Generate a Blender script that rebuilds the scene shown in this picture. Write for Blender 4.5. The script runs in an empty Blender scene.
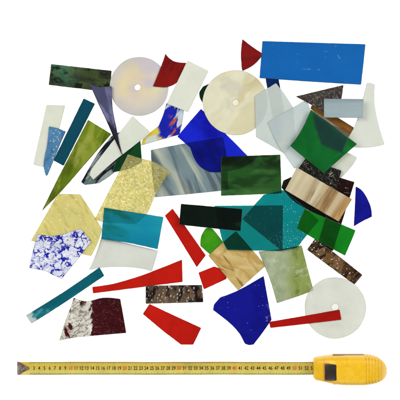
import bpy, bmesh, math, random
from mathutils import Vector

# ------------------------------------------------------------------ basics
S = 0.00183            # metres per centimetre-grid unit of the layout (layout is 400 x 400)
D = 1.80               # camera height
T = 0.0022             # sheet glass thickness
GAP = 0.00012
scene = bpy.context.scene
C = scene.collection

def lin(c):
    r = []
    for v in c[:3]:
        v = v / 255.0
        r.append(v / 12.92 if v <= 0.04045 else ((v + 0.055) / 1.055) ** 2.4)
    return tuple(r)

def link(o, parent=None):
    C.objects.link(o)
    if parent: o.parent = parent
    return o

def tag(o, label=None, cat=None, group=None, kind=None):
    if label: o['label'] = label
    if cat: o['category'] = cat
    if group: o['group'] = group
    if kind: o['kind'] = kind
    return o

# ------------------------------------------------------------------ materials
class NT:
    def __init__(self, name):
        self.m = bpy.data.materials.new(name); self.m.use_nodes = True
        self.t = self.m.node_tree; self.t.nodes.clear()
        self.out = self.t.nodes.new('ShaderNodeOutputMaterial')
        self.co = None
    def n(self, kind, **kw):
        nd = self.t.nodes.new(kind)
        for k, v in kw.items(): setattr(nd, k, v)
        return nd
    def l(self, a, b): self.t.links.new(a, b)
    def coord(self, angle=0.0, stretch=1.0, seed=0.0):
        """Object coordinates in layout units, rotated by angle (deg, ccw) and squeezed along that direction."""
        if self.co is None: self.co = self.n('ShaderNodeTexCoord')
        m0 = self.n('ShaderNodeMapping'); m0.vector_type = 'POINT'
        m0.inputs['Scale'].default_value = (1 / S, 1 / S, 1 / S)
        m0.inputs['Rotation'].default_value = (0, 0, -math.radians(angle))
        self.l(self.co.outputs['Object'], m0.inputs['Vector'])
        m1 = self.n('ShaderNodeMapping')
        m1.inputs['Scale'].default_value = (1.0 / stretch, 1, 1)
        m1.inputs['Location'].default_value = (seed * 13.7, seed * 7.3, seed * 3.1)
        self.l(m0.outputs['Vector'], m1.inputs['Vector'])
        return m1.outputs['Vector']
    def tex(self, kind, p):
        seed = p.get('seed', 0.0)
        v = self.coord(p.get('a', 0), p.get('st', 1.0), seed)
        if p.get('warp'):
            nz = self.n('ShaderNodeTexNoise'); nz.inputs['Scale'].default_value = p.get('wscale', 0.06)
            nz.inputs['Detail'].default_value = 2
            self.l(v, nz.inputs['Vector'])
            sub = self.n('ShaderNodeVectorMath', operation='SUBTRACT'); sub.inputs[1].default_value = (.5, .5, .5)
            self.l(nz.outputs['Color'], sub.inputs[0])
            sc = self.n('ShaderNodeVectorMath', operation='SCALE'); sc.inputs['Scale'].default_value = p['warp']
            self.l(sub.outputs[0], sc.inputs[0])
            ad = self.n('ShaderNodeVectorMath', operation='ADD')
            self.l(v, ad.inputs[0]); self.l(sc.outputs[0], ad.inputs[1]); v = ad.outputs[0]
        if kind == 'noise':
            t = self.n('ShaderNodeTexNoise')
            t.inputs['Scale'].default_value = p.get('s', .1); t.inputs['Detail'].default_value = p.get('d', 3)
            t.inputs['Roughness'].default_value = p.get('r', .55); t.inputs['Distortion'].default_value = p.get('dist', 0)
            self.l(v, t.inputs['Vector']); return t.outputs['Fac']
        if kind == 'wave':
            t = self.n('ShaderNodeTexWave'); t.bands_direction = 'Y'
            t.inputs['Scale'].default_value = p.get('s', .1); t.inputs['Distortion'].default_value = p.get('dist', 2)
            t.inputs['Detail'].default_value = p.get('d', 2); t.inputs['Detail Scale'].default_value = p.get('ds', 1)
            self.l(v, t.inputs['Vector']); return t.outputs['Fac']
        if kind == 'spot':      # 1 at cell centres
            t = self.n('ShaderNodeTexVoronoi', voronoi_dimensions='2D'); t.inputs['Scale'].default_value = p.get('s', .2)
            self.l(v, t.inputs['Vector'])
            # random strength per cell
            mu = self.n('ShaderNodeMath', operation='MULTIPLY_ADD')
            sep = self.n('ShaderNodeSeparateColor'); self.l(t.outputs['Color'], sep.inputs[0])
            self.l(sep.outputs[0], mu.inputs[0]); mu.inputs[1].default_value = p.get('rnd', .6)
            inv = self.n('ShaderNodeMath', operation='SUBTRACT'); inv.inputs[0].default_value = 1 - p.get('rnd', .6)
            self.l(t.outputs['Distance'], inv.inputs[1]); self.l(inv.outputs[0], mu.inputs[2])
            return mu.outputs[0]
        if kind == 'crack':
            t = self.n('ShaderNodeTexVoronoi', feature='DISTANCE_TO_EDGE', voronoi_dimensions='2D'); t.inputs['Scale'].default_value = p.get('s', .1)
            self.l(v, t.inputs['Vector'])
            inv = self.n('ShaderNodeMath', operation='SUBTRACT'); inv.inputs[0].default_value = 1
            self.l(t.outputs['Distance'], inv.inputs[1]); return inv.outputs[0]
        if kind == 'line':      # thin winding line where noise crosses .5
            t = self.n('ShaderNodeTexNoise')
            t.inputs['Scale'].default_value = p.get('s', .1); t.inputs['Detail'].default_value = p.get('d', 2)
            self.l(v, t.inputs['Vector'])
            a = self.n('ShaderNodeMath', operation='SUBTRACT'); a.inputs[1].default_value = .5; self.l(t.outputs['Fac'], a.inputs[0])
            b = self.n('ShaderNodeMath', operation='ABSOLUTE'); self.l(a.outputs[0], b.inputs[0])
            c = self.n('ShaderNodeMath', operation='SUBTRACT'); c.inputs[0].default_value = 1; self.l(b.outputs[0], c.inputs[1])
            return c.outputs[0]
        if kind == 'grad':      # coordinate along angle a, in layout units from the origin of the piece
            sp = self.n('ShaderNodeSeparateXYZ'); self.l(v, sp.inputs[0]); return sp.outputs[0]
        if kind == 'rad':
            ln = self.n('ShaderNodeVectorMath', operation='LENGTH')
            sb = self.n('ShaderNodeVectorMath', operation='MULTIPLY'); sb.inputs[1].default_value = (1, 1, 0)
            self.l(v, sb.inputs[0]); self.l(sb.outputs[0], ln.inputs[0]); return ln.outputs['Value']
    def mask(self, kind, p):
        v = self.tex(kind, p)
        mr = self.n('ShaderNodeMapRange'); mr.clamp = True
        mr.interpolation_type = 'SMOOTHSTEP' if p.get('smooth', True) else 'LINEAR'
        mr.inputs['From Min'].default_value = p['lo']; mr.inputs['From Max'].default_value = p['hi']
        mr.inputs['To Max'].default_value = p.get('k', 1.0)
        self.l(v, mr.inputs['Value'])
        out = mr.outputs['Result']
        if p.get('by'):       # restrict by a second mask
            m2 = self.mask(*p['by'])
            mu = self.n('ShaderNodeMath', operation='MULTIPLY'); self.l(out, mu.inputs[0]); self.l(m2, mu.inputs[1]); out = mu.outputs[0]
        return out

def glass_mat(name, spec, edge=False):
    g = NT(name)
    seed = spec.get('seed', 0)
    col = g.n('ShaderNodeRGB'); col.outputs[0].default_value = (*lin(spec['c']), 1)
    cur = col.outputs[0]
    op = g.n('ShaderNodeValue'); op.outputs[0].default_value = spec.get('op', 1.0); opc = op.outputs[0]
    layers = list(spec.get('mix', []))
    # every sheet: faint uneven tone from rolling
    for i, (kind, p, c2, *rest) in enumerate(layers):
        p = dict(p); p.setdefault('seed', seed + i * 1.7)
        m = g.mask(kind, p)
        mx = g.n('ShaderNodeMix', data_type='RGBA'); g.l(m, mx.inputs[0]); g.l(cur, mx.inputs[6])
        mx.inputs[7].default_value = (*lin(c2), 1); cur = mx.outputs[2]
        if rest:
            mo = g.n('ShaderNodeMix', data_type='FLOAT'); g.l(m, mo.inputs[0]); g.l(opc, mo.inputs[2])
            mo.inputs[3].default_value = rest[0]; opc = mo.outputs[0]
    nz = g.tex('noise', dict(s=.05, d=4, seed=seed + 31, r=.6))
    mr = g.n('ShaderNodeMapRange'); mr.inputs['From Min'].default_value = .3; mr.inputs['From Max'].default_value = .7
    v = spec.get('var', .10)
    mr.inputs['To Min'].default_value = 1 - v; mr.inputs['To Max'].default_value = 1 + v
    g.l(nz, mr.inputs['Value'])
    sc = g.n('ShaderNodeVectorMath', operation='SCALE'); g.l(cur, sc.inputs[0]); g.l(mr.outputs[0], sc.inputs['Scale']); cur = sc.outputs[0]
    # tiny dust / seeds in the glass
    dm = g.mask('spot', dict(s=.30, rnd=.75, lo=.94, hi=.985, seed=seed + 5.5, k=spec.get('dust', .35)))
    mx = g.n('ShaderNodeMix', data_type='RGBA'); g.l(dm, mx.inputs[0]); g.l(cur, mx.inputs[6]); mx.inputs[7].default_value = (.75, .76, .74, 1); cur = mx.outputs[2]
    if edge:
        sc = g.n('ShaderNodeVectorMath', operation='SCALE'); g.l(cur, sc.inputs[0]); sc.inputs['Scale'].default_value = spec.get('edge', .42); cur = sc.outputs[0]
    # bump
    bmp = g.n('ShaderNodeBump'); bmp.inputs['Distance'].default_value = S
    bt = spec.get('bump', ('noise', dict(s=.22, d=2), .14))
    bp = dict(bt[1]); bp.setdefault('seed', seed + 9)
    g.l(g.tex(bt[0], bp), bmp.inputs['Height']); bmp.inputs['Strength'].default_value = bt[2]
    bmp.inputs['Distance'].default_value = spec.get('relief', 1.0) * S
    nrm = bmp.outputs['Normal']
    # tinted clear component
    sq = g.n('ShaderNodeGamma'); g.l(cur, sq.inputs['Color']); sq.inputs['Gamma'].default_value = .5
    tr = g.n('ShaderNodeBsdfTransparent'); g.l(sq.outputs[0], tr.inputs['Color'])
    df = g.n('ShaderNodeBsdfDiffuse'); g.l(cur, df.inputs['Color']); g.l(nrm, df.inputs['Normal'])
    m1 = g.n('ShaderNodeMixShader')
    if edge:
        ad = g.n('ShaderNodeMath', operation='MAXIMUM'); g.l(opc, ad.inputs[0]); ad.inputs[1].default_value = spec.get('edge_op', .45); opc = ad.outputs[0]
    g.l(opc, m1.inputs[0]); g.l(tr.outputs[0], m1.inputs[1]); g.l(df.outputs[0], m1.inputs[2])
    gl = g.n('ShaderNodeBsdfGlossy'); gl.inputs['Roughness'].default_value = .35 if edge else spec.get('rough', .12)
    gl.inputs['Color'].default_value = (1, 1, 1, 1); g.l(nrm, gl.inputs['Normal'])
    fr = g.n('ShaderNodeFresnel'); fr.inputs['IOR'].default_value = 1.52; g.l(nrm, fr.inputs['Normal'])
    m2 = g.n('ShaderNodeMixShader'); g.l(fr.outputs[0], m2.inputs[0]); g.l(m1.outputs[0], m2.inputs[1]); g.l(gl.outputs[0], m2.inputs[2])
    g.l(m2.outputs[0], g.out.inputs['Surface'])
    return g.m

def pbr(name, c, rough=.5, metal=0.0, var=.1, s=.3, bump=.05, spots=None, coat=0):
    g = NT(name)
    col = g.n('ShaderNodeRGB'); col.outputs[0].default_value = (*lin(c), 1); cur = col.outputs[0]
    for (kind, p, c2) in (spots or []):
        m = g.mask(kind, p)
        mx = g.n('ShaderNodeMix', data_type='RGBA'); g.l(m, mx.inputs[0]); g.l(cur, mx.inputs[6]); mx.inputs[7].default_value = (*lin(c2), 1); cur = mx.outputs[2]
    nz = g.tex('noise', dict(s=s, d=4))
    mr = g.n('ShaderNodeMapRange'); mr.inputs['From Min'].default_value = .3; mr.inputs['From Max'].default_value = .7
    mr.inputs['To Min'].default_value = 1 - var; mr.inputs['To Max'].default_value = 1 + var; g.l(nz, mr.inputs['Value'])
    sc = g.n('ShaderNodeVectorMath', operation='SCALE'); g.l(cur, sc.inputs[0]); g.l(mr.outputs[0], sc.inputs['Scale'])
    b = g.n('ShaderNodeBsdfPrincipled'); g.l(sc.outputs[0], b.inputs['Base Color'])
    b.inputs['Roughness'].default_value = rough; b.inputs['Metallic'].default_value = metal
    b.inputs['Coat Weight'].default_value = coat
    bm = g.n('ShaderNodeBump'); bm.inputs['Distance'].default_value = S; bm.inputs['Strength'].default_value = bump
    g.l(g.tex('noise', dict(s=s * 4, d=3, seed=4)), bm.inputs['Height']); g.l(bm.outputs[0], b.inputs['Normal'])
    g.l(b.outputs[0], g.out.inputs['Surface'])
    return g.m

# ------------------------------------------------------------------ outlines
def smooth_outline(pts, rnd, step=2.2, jit=.05):
    """Straight cut edges stay straight, gently turning vertices become curves, sharp corners keep a tiny nip."""
    n = len(pts); P = [Vector((p[0], p[1])) for p in pts]
    flag = []
    for i in range(n):
        a = P[i] - P[i - 1]; b = P[(i + 1) % n] - P[i]
        ang = abs(math.degrees(a.angle(b, 0)))
        flag.append(ang < 25)
    def tangent(i):
        return (P[(i + 1) % n] - P[i - 1]).normalized()
    out = []
    for i in range(n):
        j = (i + 1) % n; a, b = P[i], P[j]; L = (b - a).length
        t0 = tangent(i) * L if flag[i] else (b - a)
        t1 = tangent(j) * L if flag[j] else (b - a)
        k = max(1, int(L / step)); nip = min(.55, L * .2) / max(L, 1e-6)
        us = []
        for q in range(k + 1):
            u = q / k
            if q == 0: u = nip if not flag[i] else 0
            if q == k:
                if flag[j]: continue
                u = 1 - nip
            us.append(u)
        for u in us:
            h = (2*u**3 - 3*u*u + 1) * a + (u**3 - 2*u*u + u) * t0 + (-2*u**3 + 3*u*u) * b + (u**3 - u*u) * t1
            nrm = Vector((-(b - a).y, (b - a).x)).normalized()
            w = 0 if u < .1 or u > .9 else 1
            out.append(h + nrm * rnd.gauss(0, jit) * w)
    return out

def inside(p, poly):
    c = False; x, y = p; j = len(poly) - 1
    for i in range(len(poly)):
        xi, yi = poly[i][0], poly[i][1]; xj, yj = poly[j][0], poly[j][1]
        if (yi > y) != (yj > y) and x < (xj - xi) * (y - yi) / (yj - yi) + xi: c = not c
        j = i
    return c
def cross(a, b, c, d):
    def o(p, q, r): return (q[0]-p[0])*(r[1]-p[1]) - (q[1]-p[1])*(r[0]-p[0])
    return o(a, b, c) * o(a, b, d) < 0 and o(c, d, a) * o(c, d, b) < 0
def overlap(A, B):
    if any(inside(p, B) for p in A) or any(inside(p, A) for p in B): return True
    for i in range(len(A)):
        for j in range(len(B)):
            if cross(A[i], A[(i+1) % len(A)], B[j], B[(j+1) % len(B)]): return True
    return False

placed = []   # (outline, layer)
def next_layer(outl):
    lay = 0
    for o2, l2 in placed:
        if l2 >= lay and overlap(outl, o2): lay = l2 + 1
    placed.append((outl, lay)); return lay

def to_world(p, ztop):
    f = (D - ztop) / D
    return ((p[0] - 200) * S * f, (200 - p[1]) * S * f)

GROUP = 'pieces of coloured sheet glass'
def sheet(name, label, cat, pts, spec, jit=.05):
    rnd = random.Random(label)
    outl = smooth_outline(pts, rnd, jit=jit)
    flat = [(p.x, p.y) for p in outl]
    lay = next_layer(flat)
    z0 = .0004 + lay * (T + GAP); zt = z0 + T
    W = [to_world(p, zt) for p in flat]
    cx = sum(w[0] for w in W) / len(W); cy = sum(w[1] for w in W) / len(W)
    area = sum(W[i][0]*W[(i+1) % len(W)][1] - W[(i+1) % len(W)][0]*W[i][1] for i in range(len(W)))
    if area < 0: W.reverse()
    bm = bmesh.new()
    bot = [bm.verts.new((x - cx, y - cy, 0)) for x, y in W]
    top = [bm.verts.new((x - cx, y - cy, T)) for x, y in W]
    ft = bm.faces.new(top); fb = bm.faces.new(list(reversed(bot)))
    n = len(W)
    for i in range(n):
        f = bm.faces.new((bot[i], bot[(i+1) % n], top[(i+1) % n], top[i])); f.material_index = 1
    bm.normal_update()
    rim = [e for e in ft.edges]
    res = bmesh.ops.bevel(bm, geom=rim, offset=.00065, segments=3, profile=.5, affect='EDGES', clamp_overlap=False)
    bm.normal_update()
    big = max((f for f in bm.faces), key=lambda f: f.calc_area() if f.normal.z > .99 else 0)
    for f in bm.faces:
        f.material_index = 0 if abs(f.normal.z) > .995 and f.calc_area() > big.calc_area() * .5 else 1
    return finish(name, label, cat, bm, (cx, cy, z0), spec)

def disc(name, label, cat, c, r, hole, spec, membrane=False):
    outl = [(c[0] + r * math.cos(a), c[1] + r * math.sin(a)) for a in [i * math.tau / 96 for i in range(96)]]
    lay = next_layer(outl)
    z0 = .0004 + lay * (T + GAP); zt = z0 + T
    cx, cy = to_world(c, zt); k = S * (D - zt) / D
    rnd = random.Random(label); N = 160
    ph = [rnd.uniform(0, 6.28) for _ in range(4)]
    hx, hy = (hole[0] - c[0]) * k, -(hole[1] - c[1]) * k
    def ro(a): return k * (r + .12 * math.sin(3*a + ph[0]) + .10 * math.sin(7*a + ph[1]) + .05 * math.sin(17*a + ph[2]))
    def ri(a): return k * (hole[2] + .12 * math.sin(2*a + ph[3]) + .08 * math.sin(5*a))
    b = .0007
    prof = [('o', 0, 0), ('o', 0, T - b), ('o', -b * .3, T - b * .3), ('o', -b, T), ('i', b, T), ('i', b * .3, T - b * .3), ('i', 0, T - b), ('i', 0, 0)]
    bm = bmesh.new(); rings = []
    for kind, dr, z in prof:
        ring = []
        for i in range(N):
            a = i * math.tau / N
            if kind == 'o': R = ro(a) + dr; ring.append(bm.verts.new((R * math.cos(a), R * math.sin(a), z)))
            else: R = ri(a) + dr; ring.append(bm.verts.new((hx + R * math.cos(a), hy + R * math.sin(a), z)))
        rings.append(ring)
    for q in range(len(rings)):
        A, B = rings[q], rings[(q + 1) % len(rings)]
        for i in range(N):
            f = bm.faces.new((A[i], A[(i+1) % N], B[(i+1) % N], B[i]))
            f.material_index = 0 if q in (3, 7) else 1
    bmesh.ops.recalc_face_normals(bm, faces=bm.faces)
    if membrane:        # the bore is closed by a thin skin of the same glass
        sk = [bm.verts.new((hx + ri(i * math.tau / N) * .995 * math.cos(i * math.tau / N), hy + ri(i * math.tau / N) * .995 * math.sin(i * math.tau / N), T * .45)) for i in range(N)]
        bm.faces.new(sk).material_index = 0
    return finish(name, label, cat, bm, (cx, cy, z0), spec)

def finish(name, label, cat, bm, loc, spec):
    me = bpy.data.meshes.new(name); bm.to_mesh(me); bm.free()
    me.materials.append(glass_mat(name + '_glass', spec)); me.materials.append(glass_mat(name + '_cut_edge', spec, edge=True))
    o = bpy.data.objects.new(name, me); o.location = loc; link(o)
    tag(o, label, cat, GROUP)
    return o

# ------------------------------------------------------------------ common glass looks
WH = (220, 224, 210)
def white(seed=0, op=.72, c=WH): return dict(c=c, op=op, seed=seed, var=.035, edge=.68, dust=.1,
    mix=[('noise', dict(s=.03, lo=.35, hi=.7, k=.5), (228, 232, 222))])
def red(seed=0): return dict(c=(196, 26, 12), op=.8, seed=seed, var=.13, edge=.6, dust=.2,
    mix=[('noise', dict(s=.04, lo=.4, hi=.75, st=3, a=20 * seed, k=.6), (172, 18, 10))])
def flecked(seed, a, c1, c2, c3):
    return dict(c=c1, op=.85, seed=seed, var=.2, mix=[
        ('noise', dict(s=.11, lo=.45, hi=.55, st=2, a=a + 90), c2), ('noise', dict(s=.14, lo=.55, hi=.62, st=2, a=a + 90, seed=seed + 8), c3),
        ('spot', dict(s=.52, rnd=.55, lo=.66, hi=.76, warp=3, wscale=.7, st=1.9, a=a + 70, seed=seed + 3), (235, 232, 225), .5),
        ('line', dict(s=.22, lo=.985, hi=.995, d=3, seed=seed + 2, k=.15, by=('noise', dict(s=.09, lo=.5, hi=.58, seed=seed + 4))), (232, 228, 222), .5)],
        bump=('noise', dict(s=.4, d=3), .5))

# ================================================================== the glass, bottom to top
# --- upper left
sheet('glass_strip', 'tilted dark green mottled strip at the top left, touching the pearly disc', 'glass strip',
    [(51, 64), (111.6, 70.7), (109.6, 92), (48.6, 84.8)],
    dict(c=(38, 44, 32), op=.9, seed=1, var=.25, mix=[
        ('noise', dict(s=.06, lo=.42, hi=.62, st=2.5, a=-6, d=5), (66, 80, 44)),
        ('noise', dict(s=.07, lo=.36, hi=.6, a=-35, st=2.5, seed=12, d=5, k=.75, by=('grad', dict(a=0, lo=6, hi=-12, seed=0))), (62, 112, 84)),
        ('noise', dict(s=.09, lo=.5, hi=.62, seed=22, d=5), (22, 26, 18)),
        ('line', dict(s=.05, lo=.985, hi=1, st=9, a=-6, by=('noise', dict(s=.12, lo=.55, hi=.7, seed=3))), (120, 130, 110))], dust=.6))
disc('glass_disc', 'pearly yellow and lavender disc with a white centre hole, upper left', 'glass disc', (139.2, 86.4), 29.4, (137.5, 87.2, 2.9),
    dict(c=(226, 220, 156), op=.82, seed=2, var=.04, edge=.75, dust=.1, mix=[
        ('noise', dict(s=.045, lo=.35, hi=.65, st=2.6, a=4, d=1, seed=3, k=.8), (216, 206, 196)),
        ('noise', dict(s=.04, lo=.42, hi=.66, st=3, a=4, d=1, seed=7, k=.45), (222, 200, 186)),
        ('rad', dict(lo=15, hi=30, seed=0, k=.8), (196, 194, 196)),
        ('noise', dict(s=.045, lo=.5, hi=.7, d=1, seed=15, k=.8), (202, 194, 206))]))
sheet('glass_shard', 'dark red curved shard on the pearly disc, left of a cream rectangle', 'glass shard',
    [(165.3, 53.5), (169, 58), (175.5, 61.7), (187.5, 63), (185, 75), (180, 80), (173, 85), (166, 87.2), (158, 86.8), (152.8, 86.3), (155.5, 80), (159.5, 70), (163, 61)],
    dict(c=(134, 20, 18), op=.8, seed=3, var=.12, dust=.6, mix=[('noise', dict(s=.08, lo=.45, hi=.7, st=3, a=60), (104, 14, 14))], bump=('noise', dict(s=.3, d=3), .25)))
sheet('glass_piece', 'blue, white and yellow streaked piece under the cream rectangle', 'glass piece',
    [(166.5, 103), (184, 109), (182.3, 122), (179.5, 134.5), (160, 140), (141.3, 145.3), (143, 139), (150, 132.5), (158.5, 126), (163, 115)],
    dict(c=(24, 36, 170), op=.75, seed=4, mix=[
        ('noise', dict(s=.10, lo=.53, hi=.58, st=3.2, a=52, dist=.4, seed=2.0), (202, 214, 224)),
        ('noise', dict(s=.10, lo=.54, hi=.6, st=3.2, a=52, dist=.4, seed=11, by=('grad', dict(a=0, lo=2, hi=8, seed=0))), (190, 92, 52)),
        ('grad', dict(a=20, lo=-6, hi=-13, seed=0), (205, 216, 205)),
        ('noise', dict(s=.12, lo=.42, hi=.5, a=30, st=2, seed=21, by=('grad', dict(a=20, lo=-5, hi=-9, seed=0))), (222, 200, 66))], bump=('noise', dict(s=.1), .1)))
sheet('glass_rectangle', 'small plain cream rectangle overlapping the upper dark red shard', 'glass rectangle',
    [(187.4, 60.4), (208.4, 71), (188, 112.2), (166.8, 103.6)], white(5, .85, (220, 223, 206)))
sheet('glass_strip', 'cream strip at far left, partly behind a pale blue shard', 'glass strip',
    [(46.5, 104.9), (65, 105.4), (49.3, 167.6), (44, 167), (33.2, 164.5)], white(6, .85, (216, 220, 202)))
sheet('glass_strip', 'dark teal upright strip between the pale blue shard and the olive triangle', 'glass strip',
    [(83.6, 98.4), (94.9, 103.7), (63.5, 165.8), (53.4, 160.4)], dict(c=(8, 74, 94), op=.75, seed=7, var=.08, dust=.3))
sheet('glass_shard', 'pointed light blue shard flecked with white on the cream strip', 'glass shard',
    [(48.9, 126.4), (58, 128.3), (65.7, 131.3), (61, 142), (56, 154), (50.5, 168), (47.5, 175), (46, 176), (44.6, 172), (43.5, 166), (44.5, 157), (47, 145)],
    dict(c=(80, 132, 174), op=.85, seed=8, mix=[
        ('noise', dict(s=.15, lo=.5, hi=.7, a=60, st=2), (62, 108, 150)),
        ('spot', dict(s=.36, rnd=.55, lo=.78, hi=.85, a=50, st=1.5, warp=2, wscale=.3), (214, 228, 236)),
        ('line', dict(s=.13, lo=.985, hi=.997, d=3, by=('noise', dict(s=.1, lo=.5, hi=.6))), (214, 226, 236))]))
sheet('glass_triangle', 'long olive green triangle with cloudy streaks, pointing down left', 'glass triangle',
    [(88, 119.8), (111.2, 134), (86, 163), (61, 191.5), (42, 210.8), (56, 182), (72.5, 150)],
    dict(c=(110, 132, 24), op=.7, seed=9, var=.12, mix=[
        ('noise', dict(s=.055, lo=.45, hi=.62, a=62, st=1.6, dist=1.2), (142, 156, 52)),
        ('noise', dict(s=.06, lo=.46, hi=.66, a=80, st=2.2, dist=.8, seed=5), (84, 104, 18)),
        ('noise', dict(s=.07, lo=.6, hi=.75, a=60, st=3, k=.6, seed=7), (166, 172, 86))]))
sheet('glass_shard', 'black and grey streaked shard under the long cream piece, tip at lower left', 'glass shard',
    [(81, 182), (84.8, 185), (99, 183.2), (113, 173.5), (125, 160), (134, 148), (124, 130), (111.5, 136), (98, 153)],
    dict(c=(22, 28, 38), op=.8, seed=10, var=.2, mix=[
        ('noise', dict(s=.13, lo=.52, hi=.58, a=48, st=5, seed=2.2), (150, 162, 160)),
        ('noise', dict(s=.12, lo=.55, hi=.62, a=48, st=5, seed=18), (90, 108, 108))]))
sheet('glass_piece', 'dark green corner piece between the long cream piece and the bumpy yellow sheet', 'glass piece',
    [(140, 136), (142, 162.5), (128, 169), (112, 172.6), (118, 158)],
    dict(c=(14, 74, 34), op=.45, seed=11, var=.15))
# --- cobalt, discs, big streaky
sheet('glass_sheet', 'large grey blue streaky sheet reaching under the curved cobalt piece', 'glass sheet',
    [(150.8, 150), (187, 143), (223, 137), (226.5, 156), (228.5, 190), (190, 194), (155, 197.2), (152, 172)],
    dict(c=(128, 148, 152), op=.16, seed=15, var=.08, mix=[
        ('noise', dict(s=.055, lo=.48, hi=.64, a=-60, st=6, dist=.6, d=2, seed=1.5), (190, 196, 180), .34),
        ('noise', dict(s=.075, lo=.5, hi=.66, a=-62, st=7.0, dist=.5, d=2, seed=11, k=.8), (66, 90, 106), .25),
        ('noise', dict(s=.12, lo=.54, hi=.62, a=-65, st=9, dist=.4, d=2, seed=23, k=.55), (50, 66, 80), .3),
        ('grad', dict(a=0, lo=33, hi=34.5, seed=0, by=('grad', dict(a=90, lo=6, hi=9, seed=0))), (18, 22, 30), .9)]))
sheet('glass_piece', 'bright cobalt piece with a curved lower edge, half covering the grey streaky sheet', 'glass piece',
    [(201, 108.8), (214, 121), (226, 134), (239, 147), (253, 161.5), (243, 167.5), (232, 170.5), (221, 172.3), (210, 172.3), (201, 167.5), (194.5, 159), (190, 147.5), (177.3, 136.5), (189, 122.5)],
    dict(c=(24, 40, 208), op=.18, seed=12, var=.08, dust=.3, mix=[('noise', dict(s=.03, lo=.4, hi=.7), (10, 14, 158))]))
sheet('glass_piece', 'very dark green piece peeking out left of the ivory disc', 'glass piece',
    [(210, 83.3), (203, 86.5), (199.3, 92), (199.6, 97), (203.2, 104), (214, 108), (220, 92)],
    dict(c=(12, 50, 26), op=.7, seed=13))
disc('glass_disc', 'ivory streaked disc with a small centre hole, top middle', 'glass disc', (235.3, 102.6), 32.5, (235.6, 102.5, 3.4),
    dict(c=(216, 210, 174), op=.85, seed=14, var=.05, edge=.66, dust=.1, mix=[
        ('noise', dict(s=.05, lo=.42, hi=.62, a=52, st=3.2, dist=.3), (226, 223, 196)),
        ('noise', dict(s=.06, lo=.56, hi=.7, a=40, st=2.5, seed=8, k=.8), (206, 194, 150)),
        ('noise', dict(s=.04, lo=.56, hi=.7, a=0, seed=18, k=.7), (204, 205, 184))]), True)
sheet('glass_rectangle', 'deep green cloudy rectangle in the middle, overlapping the grey streaky sheet', 'glass rectangle',
    [(221, 156.7), (280.4, 154.6), (281.6, 193.4), (221, 195.8)],
    dict(c=(44, 98, 40), op=.3, seed=16, var=.15, mix=[
        ('noise', dict(s=.06, lo=.42, hi=.6, a=0, st=2.5, d=5), (30, 68, 28)),
        ('noise', dict(s=.07, lo=.46, hi=.64, a=0, st=3, d=5, seed=9), (66, 116, 58)),
        ('noise', dict(s=.07, lo=.36, hi=.56, d=5, seed=61, k=.85, by=('grad', dict(a=90, lo=4, hi=14, seed=0))), (20, 28, 18)),
        ('spot', dict(s=.5, rnd=.6, lo=.84, hi=.92, seed=63, k=.5, by=('grad', dict(a=90, lo=4, hi=14, seed=0))), (130, 140, 120))]))
sheet('glass_sheet', 'bumpy yellow sheet above the turquoise rectangle', 'glass sheet',
    [(127.8, 154.2), (143, 159), (157, 163), (170.5, 172.5), (163.5, 181), (155, 196), (146, 215), (136, 224), (106, 222.5), (94.6, 219.5), (108, 193), (120.8, 168.5)],
    dict(relief=2.2, c=(230, 220, 134), op=.3, seed=17, var=.05, edge=.6, mix=[
        ('line', dict(s=.29, lo=.90, hi=.99, a=-30, st=1.5, d=1, seed=3, k=.9), (240, 235, 176)),  # pale ridge lines here and beads below: highlights painted into the colour
        ('line', dict(s=.27, lo=.91, hi=.99, a=-30, st=1.4, d=2, seed=41, k=.6), (186, 170, 84)),
        ('spot', dict(s=.38, rnd=.45, lo=.72, hi=.84, st=1.4, a=60, warp=2, wscale=.4, k=.9), (250, 248, 214))],
        bump=('noise', dict(s=.27, d=2, a=-30, st=1.5), .9), rough=.18))
sheet('glass_piece', 'long cream five sided piece under the tip of the purple shard', 'glass piece',
    [(132.4, 116), (149.8, 131.6), (140, 141), (115, 160.5), (93.4, 179.8), (89.4, 175), (91.5, 169)], white(18, .84, (218, 223, 207)))
sheet('glass_shard', 'narrow purple grey shard with a needle tip on the long cream piece', 'glass shard',
    [(89, 82.6), (94, 85.6), (100, 87), (111.6, 86), (112.6, 108), (117, 131), (119.5, 144), (122.4, 155.3), (114, 138), (106.5, 121), (98, 103)],
    dict(c=(72, 74, 106), op=.88, seed=19, var=.15, mix=[
        ('noise', dict(s=.09, lo=.5, hi=.62, a=-72, st=4, dist=.5), (112, 112, 146)),
        ('noise', dict(s=.12, lo=.53, hi=.62, a=-72, st=4, dist=.5, seed=4), (38, 38, 56)),
        ('grad', dict(a=-72, lo=14, hi=36, seed=0, k=.75), (30, 30, 44))]))
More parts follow.
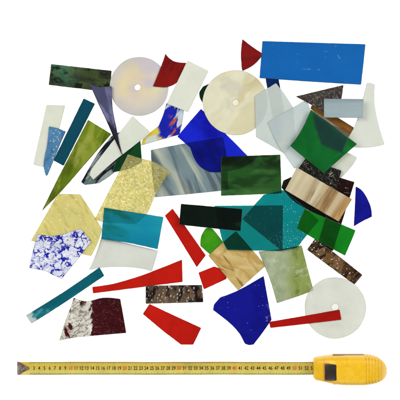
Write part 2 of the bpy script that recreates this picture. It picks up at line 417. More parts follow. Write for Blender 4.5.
# --- lower left
sheet('glass_sheet', 'clear yellow sheet with sparkling flecks, half under the crackled blue piece', 'glass sheet',
    [(58, 193.8), (80.2, 194.4), (91.5, 212), (102, 229), (98, 242), (91, 256), (60, 249), (31, 240.6), (44, 218)],
    dict(relief=1.9, c=(224, 214, 134), op=.3, seed=20, var=.06, edge=.55, mix=[
        ('noise', dict(s=.16, lo=.4, hi=.68, a=-60, st=3), (222, 214, 144)),
        ('noise', dict(s=.2, lo=.5, hi=.7, a=-60, st=2.5, seed=6), (200, 190, 110)),
        ('spot', dict(s=.26, rnd=.62, lo=.82, hi=.9, warp=2, wscale=.3), (255, 252, 214)),  # pale spots here and below paint sparkle into the colour
        ('spot', dict(s=.34, rnd=.6, lo=.78, hi=.88, warp=2, wscale=.4, seed=26), (255, 250, 190))],
        bump=('noise', dict(s=.2, d=2, a=-60, st=2), .5)))
sheet('glass_piece', 'white piece covered in a blue crackle pattern on the clear yellow sheet', 'glass piece',
    [(37.4, 234), (47, 235.6), (57.5, 235.3), (66, 233), (73.5, 230.6), (81, 228.8), (86, 234.5), (91.4, 241.5), (77, 260), (61.5, 279), (53, 275), (45, 271), (29.2, 268), (32.5, 252)],
    dict(relief=1.4, c=(236, 240, 250), op=.72, seed=21, var=.06, edge=.4, mix=[
        ('noise', dict(s=.07, lo=.5, hi=.66, seed=4, k=.3), (186, 194, 240)),
        ('crack', dict(s=.26, lo=.93, hi=.99, warp=9, wscale=.35, seed=8.3, k=.55, by=('noise', dict(s=.12, lo=.4, hi=.55, seed=44))), (84, 90, 190)),
        ('crack', dict(s=.105, lo=.94, hi=.985, warp=16, wscale=.2, seed=3.3, k=.85), (40, 46, 180)),
        ('crack', dict(s=.105, lo=.83, hi=.93, warp=16, wscale=.2, seed=3.3, by=('noise', dict(s=.09, lo=.46, hi=.55, d=3, seed=31))), (24, 30, 172))],
        bump=('crack', dict(s=.2, warp=8, wscale=.12), .6)))
sheet('glass_piece', 'pale grey white piece with a curved lower edge below the turquoise rectangle', 'glass piece',
    [(101.5, 237), (158, 250.8), (155, 261), (151.8, 271.2), (142, 268.6), (130, 267.2), (115, 266.8), (102, 267.6), (89, 269.8), (96, 254)], white(22, .8, (215, 219, 208)))
sheet('glass_rectangle', 'turquoise rectangle overlapping the lower end of the bumpy yellow sheet', 'glass rectangle',
    [(104, 207.6), (163.4, 217), (157.6, 249.2), (129, 243), (101.2, 239)],
    dict(c=(20, 152, 180), op=.42, seed=23, var=.06, edge=.6, mix=[
        ('noise', dict(s=.05, lo=.42, hi=.62, a=-25, st=2, dist=1, by=('grad', dict(a=0, lo=6, hi=-6, seed=0))), (18, 124, 124)),
        ('noise', dict(s=.06, lo=.5, hi=.66, a=-15, st=3, seed=11), (30, 160, 178)),
        ('grad', dict(a=-90, lo=0, hi=16, seed=0, k=.45), (12, 128, 160))], bump=('noise', dict(s=.3, d=2), .3)))
sheet('glass_strip', 'long teal strip with a clear tip at its lower left end', 'glass strip',
    [(26, 315.4), (46, 303), (66, 290.4), (99.4, 267.4), (104.2, 275.8), (70, 299), (50, 312), (31.5, 323.6)],
    dict(c=(8, 98, 114), op=.75, seed=24, mix=[
        ('noise', dict(s=.06, lo=.5, hi=.66, a=33, st=4), (18, 116, 128)),
        ('grad', dict(a=33, lo=-36, hi=-39, seed=0), (198, 216, 212), .5),
        ('noise', dict(s=.14, lo=.54, hi=.64, a=33, st=2, seed=6, by=('grad', dict(a=33, lo=-18, hi=-26, seed=0))), (70, 150, 160))]))
sheet('glass_piece', 'maroon sheet with a silvery wrinkled left half, bottom left', 'glass piece',
    [(73.8, 297.8), (78.5, 299.8), (84, 301), (90, 301), (100, 298.2), (110, 297.8), (120.2, 299), (123.3, 316), (126.2, 333), (91, 336), (75, 337.5), (59.3, 340.6), (65, 322), (69.5, 310)],
    dict(c=(62, 6, 14), op=.85, seed=25, var=.2, mix=[
        ('line', dict(s=.07, lo=.985, hi=.997, a=60, st=2, seed=4.6, k=.3, by=('noise', dict(s=.09, lo=.5, hi=.56))), (120, 84, 80)),
        ('grad', dict(a=0, lo=-1.0, hi=-4, seed=0, warp=14, wscale=.25), (236, 233, 222), .5),  # silvery glare over the left half, painted as a white tone
        ('noise', dict(s=.12, lo=.55, hi=.62, a=0, seed=9, k=.45, by=('grad', dict(a=0, lo=-4, hi=-8, seed=0))), (204, 194, 178), .6),
        ('line', dict(s=.2, lo=.965, hi=.99, d=4, st=2.4, a=35, warp=4, seed=14, k=.75, by=('grad', dict(a=0, lo=-2, hi=-6, seed=0))), (84, 72, 60)),
        ('noise', dict(s=.45, lo=.54, hi=.62, seed=51, a=-40, st=2.5, d=4, k=.5, by=('grad', dict(a=0, lo=-2, hi=-6, seed=0))), (128, 112, 92)),
        ('crack', dict(s=.17, lo=.975, hi=.99, warp=12, wscale=.3, seed=5, k=.5, by=('grad', dict(a=0, lo=-2, hi=-6, seed=0))), (98, 84, 68)),
        ('noise', dict(s=.14, lo=.5, hi=.56, seed=81, d=3, by=('grad', dict(a=115, lo=14, hi=20, seed=0))), (66, 34, 26)),
        ('noise', dict(s=.09, lo=.60, hi=.64, a=-65, st=2.2, seed=17.5, by=('grad', dict(a=0, lo=-1, hi=-4, seed=0))), (82, 12, 20))],
        bump=('noise', dict(s=.3, d=3), .8)))
# --- reds
sheet('glass_wedge', 'red wedge tapering to the left above the flecked brown rectangle', 'glass wedge',
    [(92.2, 287), (103, 285.6), (115, 283.4), (140, 276), (161, 268), (182, 259.6), (182.6, 282), (161, 284.6), (140, 287.4), (93, 293.4)], red(1))
sheet('glass_strip', 'steep red strip slanting down right below the near black rectangle', 'glass strip',
    [(172.6, 208.6), (164.8, 215.6), (180, 240), (196.7, 267.2), (205.8, 255.4), (190, 233)], red(2))
sheet('glass_piece', 'small red four sided piece tucked under the honey coloured square', 'glass piece',
    [(198.4, 272.7), (214, 266.5), (227, 271), (226.5, 279), (204, 289.4)], red(3))
sheet('glass_piece', 'red blade shaped piece below the flecked brown rectangle', 'glass piece',
    [(149.4, 304), (175, 316), (201.2, 328), (193.2, 344.7), (181, 344.7), (162, 330), (142.8, 314)], red(4))
sheet('glass_rectangle', 'brown flecked rectangle between two red pieces, lower middle', 'glass rectangle',
    [(145.6, 285.8), (202, 285), (203.3, 302.2), (145.7, 303.8)],
    flecked(26.4, 0, (92, 74, 56), (26, 18, 18), (112, 92, 74)))
# --- upper right
sheet('glass_strip', 'dark navy strip below the big blue rectangle, running under pale pieces', 'glass strip',
    [(264.5, 72), (277.5, 72), (281, 92), (284.5, 112.5), (273, 118.5), (269, 98)], dict(c=(10, 40, 98), op=.6, seed=30, mix=[('noise', dict(s=.1, lo=.5, hi=.7), (6, 24, 60))]))
sheet('glass_rectangle', 'big opaque blue rectangle at the top right', 'glass rectangle',
    [(262.4, 41), (314, 42.6), (365.6, 44.2), (363.5, 64), (361.2, 84.6), (310, 81.5), (259.5, 78)],
    dict(c=(18, 98, 172), op=.95, seed=31, var=.04, dust=.7, mix=[
        ('line', dict(s=.05, lo=.985, hi=1, st=5, a=-3, seed=3, k=.7, by=('noise', dict(s=.12, lo=.6, hi=.68, seed=5))), (120, 170, 205)),
        ('spot', dict(s=.13, rnd=.7, lo=.93, hi=.97, st=2.5, seed=8, k=.7), (150, 190, 214)),
        ('noise', dict(s=.05, lo=.4, hi=.7, st=4, a=-2, k=.6), (14, 92, 168))]))
sheet('glass_triangle', 'small dark red fan shaped triangle touching the big blue rectangle', 'glass triangle',
    [(242.4, 39), (252, 46.5), (261.7, 53), (261.2, 57), (257, 62), (250.5, 67), (242.4, 71), (241.5, 66), (240.9, 52)],
    dict(c=(132, 20, 20), op=.8, seed=32, var=.12, mix=[('noise', dict(s=.09, lo=.45, hi=.68, st=5, a=10), (98, 14, 16))], bump=('noise', dict(s=.2, d=2, st=3), .3)))
PALE = dict(c=(210, 220, 214), op=.66, var=.03, edge=.82, dust=.1)
sheet('glass_piece', 'pale translucent piece over the navy strip, right of the ivory disc', 'glass piece',
    [(276, 83), (255, 95.8), (255.4, 116), (256, 137), (270, 145), (285, 154), (296, 142), (293, 107), (284, 93.5)],
    dict(PALE, seed=33, mix=[('noise', dict(s=.04, lo=.45, hi=.7), (206, 218, 216))]))
sheet('glass_piece', 'pale blue white piece partly under the big green pentagon', 'glass piece',
    [(306.4, 99.5), (287, 111), (268, 122), (275, 139), (283, 152.5), (294.3, 168.5), (308, 167), (322, 168), (342, 150), (346, 139), (330, 127), (311.8, 112.8)],
    dict(PALE, seed=34, c=(208, 220, 218), mix=[('noise', dict(s=.045, lo=.45, hi=.66, seed=8), (200, 214, 216)), ('noise', dict(s=.06, lo=.55, hi=.7, a=50, st=2, seed=18), (214, 220, 212))]))
sheet('glass_piece', 'small pale piece showing below the right corner of the big green pentagon', 'glass piece',
    [(345, 151), (357.2, 157.5), (352, 166), (340.6, 178.5), (326, 176), (322, 166)], white(35, .75, (208, 214, 196)))
sheet('glass_strip', 'amber brown strip under the small grey blue rectangle', 'glass strip',
    [(313, 102.5), (333, 114.5), (354, 127.5), (349.5, 138.5), (330, 125), (310.5, 108.5)],
    dict(c=(150, 98, 38), op=.7, seed=36, mix=[
        ('noise', dict(s=.1, lo=.5, hi=.64, st=6, a=-33), (176, 128, 66)),
        ('grad', dict(a=-123, lo=2.0, hi=3.2, seed=0), (186, 180, 164)),
        ('noise', dict(s=.12, lo=.5, hi=.6, st=6, a=-33, seed=14, k=.8), (110, 74, 34))]))
sheet('glass_triangle', 'charcoal scratched triangle behind the small grey blue rectangle', 'glass triangle',
    [(295.8, 96.4), (320, 90.6), (343.6, 85), (342, 96), (339.5, 108), (326, 114), (311, 104.5)],
    dict(c=(54, 47, 42), op=.92, seed=37, var=.2, mix=[
        ('line', dict(s=.12, lo=.99, hi=.999, st=5, a=25, d=3, k=.6), (130, 124, 118)),
        ('spot', dict(s=.4, rnd=.6, lo=.8, hi=.88, st=2, a=20), (120, 114, 108)),
        ('noise', dict(s=.1, lo=.5, hi=.7), (36, 32, 30))], bump=('noise', dict(s=.4, d=3), .6)))
sheet('glass_piece', 'tall off white flared piece at the far right', 'glass piece',
    [(367, 82.8), (371, 83), (375, 84.6), (374.3, 94), (375.2, 108), (379, 126), (384.6, 144.4), (374, 146.8), (360, 147.6), (348.5, 146.5), (347.3, 138.8), (354, 127.5), (359.5, 112)], white(38, .78, (220, 225, 214)))
sheet('glass_rectangle', 'small grey blue rectangle overlapping the tall off white piece', 'glass rectangle',
    [(323.9, 98.6), (363.7, 99), (363.2, 117.8), (324, 117.5)],
    dict(c=(146, 164, 170), op=.88, seed=39, var=.04, edge=.75, mix=[
        ('noise', dict(s=.06, lo=.4, hi=.65, st=8, a=4), (160, 178, 182)),
        ('grad', dict(a=90, lo=4, hi=9, seed=0, k=.6), (122, 142, 150))]))
# --- right centre dark stack
sheet('glass_piece', 'dark rough edged piece peeking out below the cream and brown banded rectangle', 'glass piece',
    [(291, 177), (283.5, 180.5), (281.5, 187.5), (289, 196.5), (297, 203.5), (310, 211), (328, 219.5), (340, 212), (322, 188)],
    dict(c=(22, 22, 16), op=.85, seed=40, var=.2, mix=[('spot', dict(s=.4, rnd=.6, lo=.8, hi=.9), (110, 110, 96))], bump=('noise', dict(s=.4, d=3), .6)))
sheet('glass_strip', 'black maroon strip crossing under the banded and the lower bright green rectangles', 'glass strip',
    [(338, 177), (354.6, 182), (344, 216), (333, 251), (316.8, 246.5), (327.5, 212)],
    dict(c=(32, 12, 10), op=.88, seed=41, var=.2, mix=[
        ('line', dict(s=.1, lo=.988, hi=.998, st=6, a=-10, d=3, k=.7, by=('noise', dict(s=.14, lo=.54, hi=.62))), (170, 160, 150)),
        ('noise', dict(s=.1, lo=.5, hi=.7), (20, 12, 10))], bump=('noise', dict(s=.3, d=3), .5)))
sheet('glass_square', 'black scratched square half under the big green pentagon', 'glass square',
    [(305.3, 158.5), (341.6, 170.5), (336, 190), (315, 184), (297, 170.5)],
    dict(c=(24, 23, 17), op=.9, seed=42, var=.2, mix=[
        ('line', dict(s=.13, lo=.988, hi=.998, st=4, a=35, d=3, k=.8, by=('noise', dict(s=.14, lo=.53, hi=.62))), (166, 162, 150)),
        ('spot', dict(s=.5, rnd=.6, lo=.84, hi=.92), (120, 118, 106))], bump=('noise', dict(s=.35, d=3), .7)))
sheet('glass_pentagon', 'big see-through green pentagon over the pale pieces and black square', 'glass pentagon',
    [(311, 109.5), (334, 126.5), (357.2, 144), (340, 159), (323.8, 173.4), (306, 159), (290, 145.8), (296, 138.5), (303, 127)],
    dict(c=(20, 128, 54), op=.5, seed=44, var=.08, edge=.6, mix=[('noise', dict(s=.04, lo=.45, hi=.7), (12, 116, 44)), ('noise', dict(s=.08, lo=.6, hi=.7, seed=9, k=.5), (44, 136, 66))]))
sheet('glass_shard', 'dark blue green see-through shard within the right half of the big green pentagon', 'glass shard',
    [(312.2, 111.3), (330, 123.6), (348.5, 137.8), (342.6, 153.0), (322, 144.5), (316, 128)],
    dict(c=(112, 190, 190), op=.04, seed=43, var=.1, edge=.9, edge_op=.04))
sheet('glass_rectangle', 'cream and brown banded rectangle over the black pieces, right of centre', 'glass rectangle',
    [(297, 167.4), (324, 183), (352, 199.2), (345.5, 210), (338.7, 221.7), (312, 206), (285, 190)],
    dict(c=(208, 194, 156), op=.8, seed=45, var=.05, edge=.6, mix=[
        ('grad', dict(a=-30, lo=2, hi=10, seed=0), (176, 136, 80)),
        ('noise', dict(s=.10, lo=.45, hi=.6, st=14, a=60, d=1, seed=3, k=.7), (222, 212, 182)),
        ('noise', dict(s=.13, lo=.48, hi=.62, st=10, a=60, d=4, seed=11, k=.85, by=('grad', dict(a=-30, lo=-14, hi=-4, seed=0))), (138, 106, 72)),
        ('noise', dict(s=.12, lo=.5, hi=.62, st=10, a=60, d=4, seed=22, k=.9, by=('grad', dict(a=-30, lo=2, hi=10, seed=0))), (208, 178, 120))]))
sheet('glass_piece', 'dark blue piece with a rounded right side, alone at the right edge', 'glass piece',
    [(355.9, 186.5), (360.5, 189), (364.5, 193.5), (369, 202), (371.5, 210), (372, 216.7), (363, 221), (353.9, 226.3), (355, 206)],
    dict(c=(18, 24, 158), op=.6, seed=46, var=.08, mix=[('noise', dict(s=.05, lo=.4, hi=.7), (12, 16, 132))]))
# --- teal group
sheet('glass_piece', 'small bright green piece dotted with dark seeds left of the honey square', 'glass piece',
    [(205.5, 228.6), (208.5, 227.4), (212.5, 228.6), (217, 234), (224, 243.2), (210.2, 254.7), (200.4, 246), (200.5, 240), (201.6, 235)],
    dict(c=(72, 168, 22), op=.5, seed=50, var=.08, mix=[('spot', dict(s=.42, rnd=.55, lo=.82, hi=.88), (22, 84, 10)), ('noise', dict(s=.07, lo=.45, hi=.7), (58, 150, 18))]))
sheet('glass_square', 'honey coloured square with brown wood-like swirls', 'glass square',
    [(236, 231), (251, 248.3), (266, 265.6), (252, 278), (238.2, 290.6), (223, 273), (208.3, 255.6), (222, 243)],
    dict(c=(212, 184, 114), op=.6, seed=51, var=.05, edge=.65, mix=[
        ('noise', dict(s=.05, lo=.45, hi=.65, a=-30, st=2, dist=1.5), (224, 202, 142)),
        ('line', dict(s=.035, lo=.965, hi=.995, a=-30, st=1.6, d=1, seed=3.3, k=.4), (176, 130, 66)),
        ('noise', dict(s=.05, lo=.60, hi=.66, a=-35, st=2.4, dist=1.5, seed=12.5, k=.8), (152, 104, 62)),
        ('noise', dict(s=.12, lo=.55, hi=.65, a=-30, st=4, dist=1, seed=17, k=.5), (186, 148, 72))]))
sheet('glass_square', 'pale green and olive cloudy square left of the clear disc', 'glass square',
    [(258.5, 251.5), (280, 249.2), (301.6, 245.4), (307.5, 268), (313.6, 290.6), (296, 297), (277, 303.2), (270.5, 281)],
    dict(c=(184, 194, 162), op=.6, seed=52, var=.08, edge=.6, mix=[
        ('noise', dict(s=.07, lo=.35, hi=.7, a=75, st=1.6, d=6, r=.65, seed=2), (150, 166, 122)),
        ('grad', dict(a=0, lo=-6, hi=12, seed=0, k=.8, warp=14, wscale=.06), (150, 166, 74)),
        ('noise', dict(s=.09, lo=.5, hi=.68, a=75, st=2, d=6, r=.65, seed=21, by=('grad', dict(a=0, lo=0, hi=14, seed=0))), (84, 110, 50)),
        ('noise', dict(s=.08, lo=.54, hi=.72, a=20, d=6, r=.65, seed=31, k=.8), (210, 218, 198))], bump=('noise', dict(s=.25, d=3), .5)))
sheet('glass_rectangle', 'plain teal rectangle under the right end of the near black rectangle', 'glass rectangle',
    [(214.4, 205.8), (249, 205.6), (283, 205.4), (282.6, 251), (255, 250.6), (227.2, 250), (222.6, 241), (219.3, 228), (216.5, 216)],
    dict(c=(6, 132, 130), op=.04, seed=53, var=.06, edge=.6, dust=.15))
TEALSP = dict(c=(4, 136, 138), op=.04, seed=54, var=.06, edge=.6, mix=[
    ('spot', dict(s=.50, rnd=.6, lo=.76, hi=.86, by=('grad', dict(a=0, lo=-4, hi=8, seed=0))), (232, 246, 244), .6),
    ('spot', dict(s=.72, rnd=.5, lo=.76, hi=.86, seed=9, by=('grad', dict(a=-70, lo=2, hi=18, seed=0))), (205, 236, 234), .6),
    ('spot', dict(s=.34, rnd=.66, lo=.84, hi=.93, seed=19), (150, 214, 212), .4)])
sheet('glass_hexagon', 'many sided teal sheet sparkling with tiny bubbles, right of centre', 'glass hexagon',
    [(264, 194.6), (273, 192.2), (283, 190), (297, 201), (319, 220.4), (312, 229), (305, 237.5), (297, 248), (281.2, 250.8), (262, 235.2), (241.8, 219), (252, 207.5)], TEALSP)
sheet('glass_strip', 'brown flecked strip running under the lower bright green rectangle towards the clear disc', 'glass strip',
    [(315, 238.8), (338, 255.5), (362.6, 275), (354.4, 284.6), (331, 267.5), (307, 249.7)],
    flecked(55.3, -37, (64, 42, 22), (112, 82, 46), (36, 20, 14)))
sheet('glass_rectangle', 'lower bright green rectangle crossing the black maroon strip', 'glass rectangle',
    [(304.6, 208.6), (330, 219.5), (355.6, 230.4), (350.5, 243), (345, 255.6), (320, 242), (296.5, 228.2), (300.5, 218)],
    dict(c=(16, 136, 30), op=.22, seed=56, var=.07, edge=.6, mix=[('noise', dict(s=.05, lo=.45, hi=.7), (12, 120, 24))], bump=('noise', dict(s=.3, d=2), .3)))
sheet('glass_rectangle', 'near black green rectangle over the left end of the plain teal rectangle', 'glass rectangle',
    [(181, 203.8), (211, 206.4), (242.4, 209), (240.6, 231.2), (210, 228), (179, 224.6)],
    dict(c=(8, 24, 16), op=.45, seed=57, var=.3, dust=.5, mix=[('noise', dict(s=.07, lo=.55, hi=.7, dist=1), (26, 50, 36))]))
# --- lower right
sheet('glass_piece', 'cobalt blue angular piece with white nicks, below the honey square', 'glass piece',
    [(263.7, 276), (267.5, 297), (271.6, 320), (262, 333.5), (253.6, 344.6), (249, 345.2), (245, 343.8), (239, 333), (229, 322.5), (213, 310), (214, 304.5), (220, 297.6), (238, 290.5)],
    dict(c=(18, 22, 152), op=.62, seed=60, var=.08, dust=.5, mix=[
        ('noise', dict(s=.05, lo=.4, hi=.7), (12, 16, 134)),
        ('spot', dict(s=.26, rnd=.66, lo=.88, hi=.93, warp=1.5, wscale=.4), (190, 196, 226)),
        ('line', dict(s=.09, lo=.99, hi=1, d=2, by=('grad', dict(a=0, lo=18, hi=24, seed=0))), (214, 218, 234))]))
disc('glass_disc', 'clear greyish disc with a centre hole beside the tape measure', 'glass disc', (335.3, 308), 30.6, (335.2, 307, 3.5),
    dict(c=(228, 231, 220), op=.35, seed=61, var=.03, edge=.58, dust=.1, mix=[
        ('noise', dict(s=.06, lo=.45, hi=.7), (220, 224, 212)),
        ('noise', dict(s=.2, lo=.62, hi=.7, st=2, seed=5, k=.6), (240, 240, 232))], bump=('noise', dict(s=.12, d=3), .3)), True)
sheet('glass_strip', 'thin red tapering strip lying across the clear disc', 'glass strip',
    [(269, 322), (305, 315.8), (339.6, 309.6), (341.5, 319.8), (306, 324), (270.5, 328)],
    dict(red(6), op=.6, c=(190, 22, 14)))

# ================================================================== tape measure
tape = bpy.data.objects.new('tape_measure', None); link(tape)
bx, by = to_world((351, 370), .03)
tape.location = (bx, by, 0)
tag(tape, 'yellow tape measure, its numbered blade pulled out along the bottom', 'tape measure')
def part(name, bm, mat, parent, smooth=False):
    me = bpy.data.meshes.new(name); bm.to_mesh(me); bm.free(); me.materials.append(mat)
    if smooth:
        for p in me.polygons: p.use_smooth = True
    o = bpy.data.objects.new(name, me); link(o, parent); return o
def loc(px, py, z=0.0):
    x, y = to_world((px, py), z); return Vector((x - bx, y - by, z))
BT, BB, BM = 361.9, 374.7, 368.3
SAG = .0016
def blade_z(py): return .0008 + SAG * ((py - BM) / 6.4) ** 2
def blade_pt(px, py, dz=0.0):
    z = blade_z(py) + dz; v = loc(px, py, z); v.z = z; return v
mb = bmesh.new(); rows = []
for i in range(60):
    px = 18.5 + (322 - 18.5) * i / 59
    wob = .12 * math.sin(px * .05) + .08 * math.sin(px * .13 + 1)
    rows.append([[mb.verts.new(blade_pt(px, BT + (BB - BT) * k / 12 + wob, dz)) for k in range(13)] for dz in (0, -.0003)])
for i in range(59):
    for k in range(12):
        a, b = rows[i], rows[i + 1]
        mb.faces.new((a[0][k], a[0][k+1], b[0][k+1], b[0][k])); mb.faces.new((a[1][k], b[1][k], b[1][k+1], a[1][k+1]))
    for k in (0, 12):
        mb.faces.new((rows[i][0][k], rows[i+1][0][k], rows[i+1][1][k], rows[i][1][k]))
for i in (0, 59):
    for k in range(12): mb.faces.new((rows[i][0][k], rows[i][1][k], rows[i][1][k+1], rows[i][0][k+1]))
bmesh.ops.recalc_face_normals(mb, faces=mb.faces)
blade_mat = pbr('blade_yellow', (202, 176, 62), .42, 0, .10, .12, .03, [
    ('grad', dict(a=-90, lo=-1.0, hi=3.5), (202, 190, 94)),
    ('noise', dict(s=.08, lo=.5, hi=.75, st=6, a=0, seed=3), (160, 142, 46))])
# centre the blade's own origin on its middle so its lighter lower part lines up
blade = part('blade', mb, blade_mat, tape, True)
off = blade_pt(170, BM); 
for v in blade.data.vertices: v.co -= Vector((off.x, off.y, 0))
blade.location = (off.x, off.y, 0)

XS = {0: 17.6, 3: 34.0, 10: 70.5, 20: 124.6, 30: 179, 40: 234.4, 53: 312.6, 54: 318.6}
ks = sorted(XS)
def nx(n):
    for a, b in zip(ks, ks[1:]):
        if a <= n <= b: return XS[a] + (XS[b] - XS[a]) * (n - a) / (b - a)
ink = pbr('black_ink', (38, 30, 20), .6); rink = pbr('red_ink', (206, 62, 24), .6)
marks = bmesh.new()
def quad(bm, x0, y0, x1, y1):
    n = max(1, int(abs(y1 - y0) / .6))
    prev = None
    for k in range(n + 1):
        y = y0 + (y1 - y0) * k / n
        r = (bm.verts.new(blade_pt(x0, y, .00012)), bm.verts.new(blade_pt(x1, y, .00012)))
        if prev: bm.faces.new((prev[0], prev[1], r[1], r[0]))
        prev = r
for mm in range(22, 535):
    x = nx(mm / 10)
    L = 2.1 if mm % 10 == 0 else (1.5 if mm % 5 == 0 else .95)
    if mm % 10 == 0: x -= 0
    quad(marks, x - .11, BB - .25, x + .11, BB - .25 - L)
    quad(marks, x - .11, BT + .25, x + .11, BT + .25 + (L * .8))
part('printed_scale', marks, ink, blade).location = (-off.x, -off.y, 0)
def number_mesh(text, px, bm, h=4.1):
    cu = bpy.data.curves.new('numeral', 'FONT'); cu.body = text; cu.align_x = 'CENTER'; cu.align_y = 'CENTER'; cu.size = 1; cu.offset = .017
    ob = bpy.data.objects.new('numeral', cu); C.objects.link(ob)
    dg = bpy.context.evaluated_depsgraph_get(); dg.update()
    me = bpy.data.meshes.new_from_object(ob.evaluated_get(dg))
    ys = [v.co.y for v in me.vertices]; ym = (max(ys) + min(ys)) / 2; yh = max(ys) - min(ys)
    k = 3.7 / yh; wx = .80
    tmp = bmesh.new(); tmp.from_mesh(me)
    for v in tmp.verts:
        v.co = blade_pt(px + v.co.x * k * wx, 368.1 - (v.co.y - ym) * k, .00014)
    tmp.to_mesh(me); tmp.free(); bm.from_mesh(me)
    bpy.data.objects.remove(ob); bpy.data.curves.remove(cu); bpy.data.meshes.remove(me)
for n in range(3, 54):
    nb = bmesh.new(); number_mesh(str(n), nx(n), nb)
    p = part('numeral', nb, rink if n % 10 == 0 else ink, blade); p.location = (-off.x, -off.y, 0)

# hook
hk = bmesh.new()
hp = [(17.3, 361.2), (19.6, 362.2), (23.5, 364.6), (28.8, 367.2), (29.4, 368.4), (28.6, 369.6), (24, 371.6), (20, 374.2), (17.4, 375), (17.9, 371), (18.1, 368), (17.8, 365)]
up = [hk.verts.new(blade_pt(x, y, .0010)) for x, y in hp]; dn = [hk.verts.new(blade_pt(x, y, .0002)) for x, y in hp]
hk.faces.new(up); hk.faces.new(list(reversed(dn)))
for i in range(len(hp)): hk.faces.new((up[i], up[(i+1) % len(hp)], dn[(i+1) % len(hp)], dn[i]))
bmesh.ops.recalc_face_normals(hk, faces=hk.faces)
steel = pbr('worn_steel', (120, 110, 104), .38, .8, .25, .5, .1, [('grad', dict(a=90, lo=10, hi=13), (150, 106, 84))])
steel = pbr('worn_steel', (138, 132, 126), .42, .55, .3, .5, .15, [('noise', dict(s=.25, lo=.45, hi=.6, seed=2), (120, 84, 66))])
hook = part('end_hook', hk, steel, blade); hook.location = (-off.x, -off.y, 0)
for (x, y) in ((22, 368), (25.6, 368.2)):
    rb = bmesh.new(); bmesh.ops.create_uvsphere(rb, u_segments=14, v_segments=8, radius=.0016)
    for v in rb.verts: v.co.z *= .45
    q = part('rivet', rb, steel, hook, True); q.location = blade_pt(x, y, .0011)
lip = bmesh.new(); bmesh.ops.create_cube(lip, size=1)
for v in lip.verts: v.co = Vector((v.co.x * .0009, v.co.y * .021, v.co.z * .0012 + .0009))
q = part('hook_lip', lip, steel, hook); q.location = loc(17.6, 368.1) 

# case: lofted along x.  stations: x (layout), height (m), half width upper, y centre offset
H = .052
def hprof(x):
    # side outline: nose low, back round
    if x < 325: return .030 + .012 * (x - 314.6) / 10.4
    if x < 345: return .042 + (H - .042) * math.sin((x - 325) / 20 * math.pi / 2)
    if x < 366: return H
    u = min(1.0, (x - 366) / (386.8 - 366)); return .007 + (H - .007) * math.sqrt(max(0, 1 - u ** 2.3))
def wprof(x):      # half width in layout units at the camera's plane
    if x < 316.5: return 9.9 + (x - 314.6) * .5
    if x < 334: return 10.9 + 2.7 * ((x - 316.5) / 17.5)
    if x < 364: return 13.6 + .75 * min(1, (x - 334) / 14)
    u = min(1.0, (x - 360) / 27.0); return 14.4 * max(.03, 1 - u ** 3.3) ** (1 / 2.4)
def cprof(x): return 369.9 + min(2.2, max(0, (x - 316) * .085)) - max(0, (x - 364)) * .05
cb = bmesh.new(); rings = []; M = 44
xs = [314.6, 314.9, 315.5] + [316.5 + i * .45 for i in range(int((386.2 - 316.5) / .45))] + [386.3, 386.6, 386.8]
for x in xs:
    h, w, c = hprof(x), wprof(x), cprof(x)
    shrink = 0.0
    if 366.4 < x < 381.6:                       # grip ribs on the back
        ph = ((x - 366.4) / 3.05) % 1.0
        shrink = .0020 * max(0, math.cos((ph) * math.tau)) ** 3
    if 345 < x < 346: shrink = .0002
    if abs(x - 323.7) < .4: shrink = .0007      # seam behind the nose
    if x < 315.2: shrink = .0012
    ring = []
    for k in range(M):
        a = k * math.tau / M
        ca, sa = math.cos(a), math.sin(a); e = .42
        yy = math.copysign(abs(ca) ** e, ca); zz = math.copysign(abs(sa) ** (e + (0.08 if sa > 0 else 0)), sa)
        half = w * S * .99 - shrink
        z = h / 2 + (h / 2 - shrink) * zz
        # narrow moulding line round the middle of the top
        if abs(ca) < .03 and sa > 0 and (326 > x > 315 or x > 338): z -= .0007
        v = Vector((0, 0, z)); base = loc(x, c, h)   # station placed at its top's height
        ring.append(cb.verts.new((base.x, base.y - half * yy * -1, z)))
    rings.append(ring)
for A, B in zip(rings, rings[1:]):
    for k in range(M): cb.faces.new((A[k], A[(k+1) % M], B[(k+1) % M], B[k]))
cb.faces.new(rings[0]); cb.faces.new(list(reversed(rings[-1])))
bmesh.ops.recalc_face_normals(cb, faces=cb.faces)
yel = pbr('yellow_plastic', (236, 186, 20), .38, 0, .07, .25, .06, [
    ('noise', dict(s=.09, lo=.55, hi=.75, seed=3, k=.5), (242, 204, 60)),
    ('noise', dict(s=.5, lo=.6, hi=.75, seed=6, k=.4), (196, 140, 24))])
case = part('case', cb, yel, tape, True)
def rbox(sx, sy, sz, bev, seg=3):
    bm = bmesh.new(); bmesh.ops.create_cube(bm, size=1)
    for v in bm.verts: v.co = Vector((v.co.x * sx, v.co.y * sy, v.co.z * sz))
    bmesh.ops.bevel(bm, geom=list(bm.edges), offset=bev, segments=seg, profile=.5, affect='EDGES'); return bm
blk = pbr('black_plastic', (44, 34, 28), .36, 0, .15, .5, .1)
fr = rbox(.0245, .0325, .008, .0016)
o = part('button_frame', fr, pbr('dark_yellow_plastic', (196, 134, 20), .5), case, True)
pz = hprof(331); pt = loc(331, 372.4, pz); o.location = (pt.x, pt.y, pz - .0045); o.rotation_euler = (0, -math.radians(11), 0)
bt = rbox(.0212, .0290, .009, .0022)
for v in bt.verts:       # dished finger pad with ridges
    pass
o2 = part('lock_button', bt, blk, case, True); o2.location = (pt.x, pt.y, pz - .0022); o2.rotation_euler = (0, -math.radians(11), 0)
for k in range(4):
    g = rbox(.0012, .021, .0010, .0004, 2); q = part('button_ridge', g, blk, o2, True); q.location = (-.006 + k * .004, 0, .0046)
# side labels: grey brown plates on both long sides
for sgn in (1, -1):
    pl = rbox(.056, .0010, .014, .0005, 2)
    q = part('side_plate', pl, pbr('brown_grey_plate', (140, 116, 70), .5), case)
    b = loc(351, cprof(351), H); q.location = (b.x, b.y + sgn * (wprof(351) * S * .99 + .0001), .020)
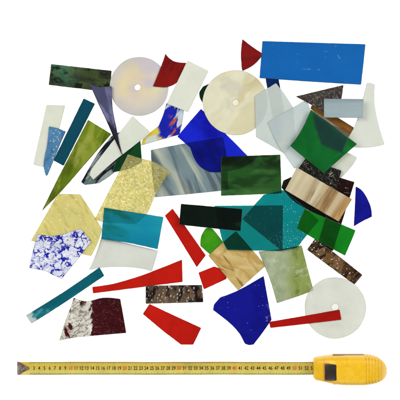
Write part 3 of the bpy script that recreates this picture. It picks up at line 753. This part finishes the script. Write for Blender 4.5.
# blade mouth
mo = rbox(.003, .028, .005, .001, 2)
q = part('blade_mouth', mo, blk, case); b = loc(314.7, BM, .004); q.location = (b.x + .0005, b.y, .0045)

# ================================================================== the white table, its glow added to wash out shadows
g = NT('white_added_glow')
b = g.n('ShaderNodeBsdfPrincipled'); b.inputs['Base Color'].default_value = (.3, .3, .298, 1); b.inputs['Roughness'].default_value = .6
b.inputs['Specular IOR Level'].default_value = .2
b.inputs['Emission Color'].default_value = (1.0, .995, .985, 1); b.inputs['Emission Strength'].default_value = .93  # added glow keeps the ground white and lights the glass from below
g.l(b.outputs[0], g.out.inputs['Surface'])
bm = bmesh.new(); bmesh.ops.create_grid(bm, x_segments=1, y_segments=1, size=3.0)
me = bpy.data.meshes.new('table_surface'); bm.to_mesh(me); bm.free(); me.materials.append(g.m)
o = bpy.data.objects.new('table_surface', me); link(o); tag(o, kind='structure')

# ================================================================== light, world, camera
def area(name, loc_, size, power, col=(1, 1, 1)):
    l = bpy.data.lights.new(name, 'AREA'); l.shape = 'SQUARE'; l.size = size; l.energy = power; l.color = col
    o = bpy.data.objects.new(name, l); link(o); o.location = loc_
    o.rotation_euler = (Vector((0, 0, 0)) - Vector(loc_)).to_track_quat('-Z', 'Y').to_euler(); return o
area('softbox', (-1.5, .9, 1.7), 1.5, 46, (1, .985, .96))
area('softbox', (1.6, .7, 1.6), 1.5, 36, (1, .99, .98))
area('softbox', (0.0, -1.9, 1.7), 1.3, 20)
w = bpy.data.worlds.new('World'); scene.world = w; w.use_nodes = True
w.node_tree.nodes['Background'].inputs[0].default_value = (1, 1, 1, 1); w.node_tree.nodes['Background'].inputs[1].default_value = .09
cam = bpy.data.cameras.new('camera'); cam.sensor_width = 36; cam.lens = 36 * D / (400 * S); cam.clip_end = 50; cam.clip_start = .01
co = bpy.data.objects.new('camera', cam); link(co); co.location = (0, 0, D); scene.camera = co
scene.view_settings.view_transform = 'Standard'; scene.view_settings.look = 'None'
scene.view_settings.exposure = 0; scene.view_settings.gamma = 1
scene.render.engine = 'CYCLES'
scene.cycles.max_bounces = 10; scene.cycles.transparent_max_bounces = 48
scene.render.resolution_x = 1024; scene.render.resolution_y = 1024
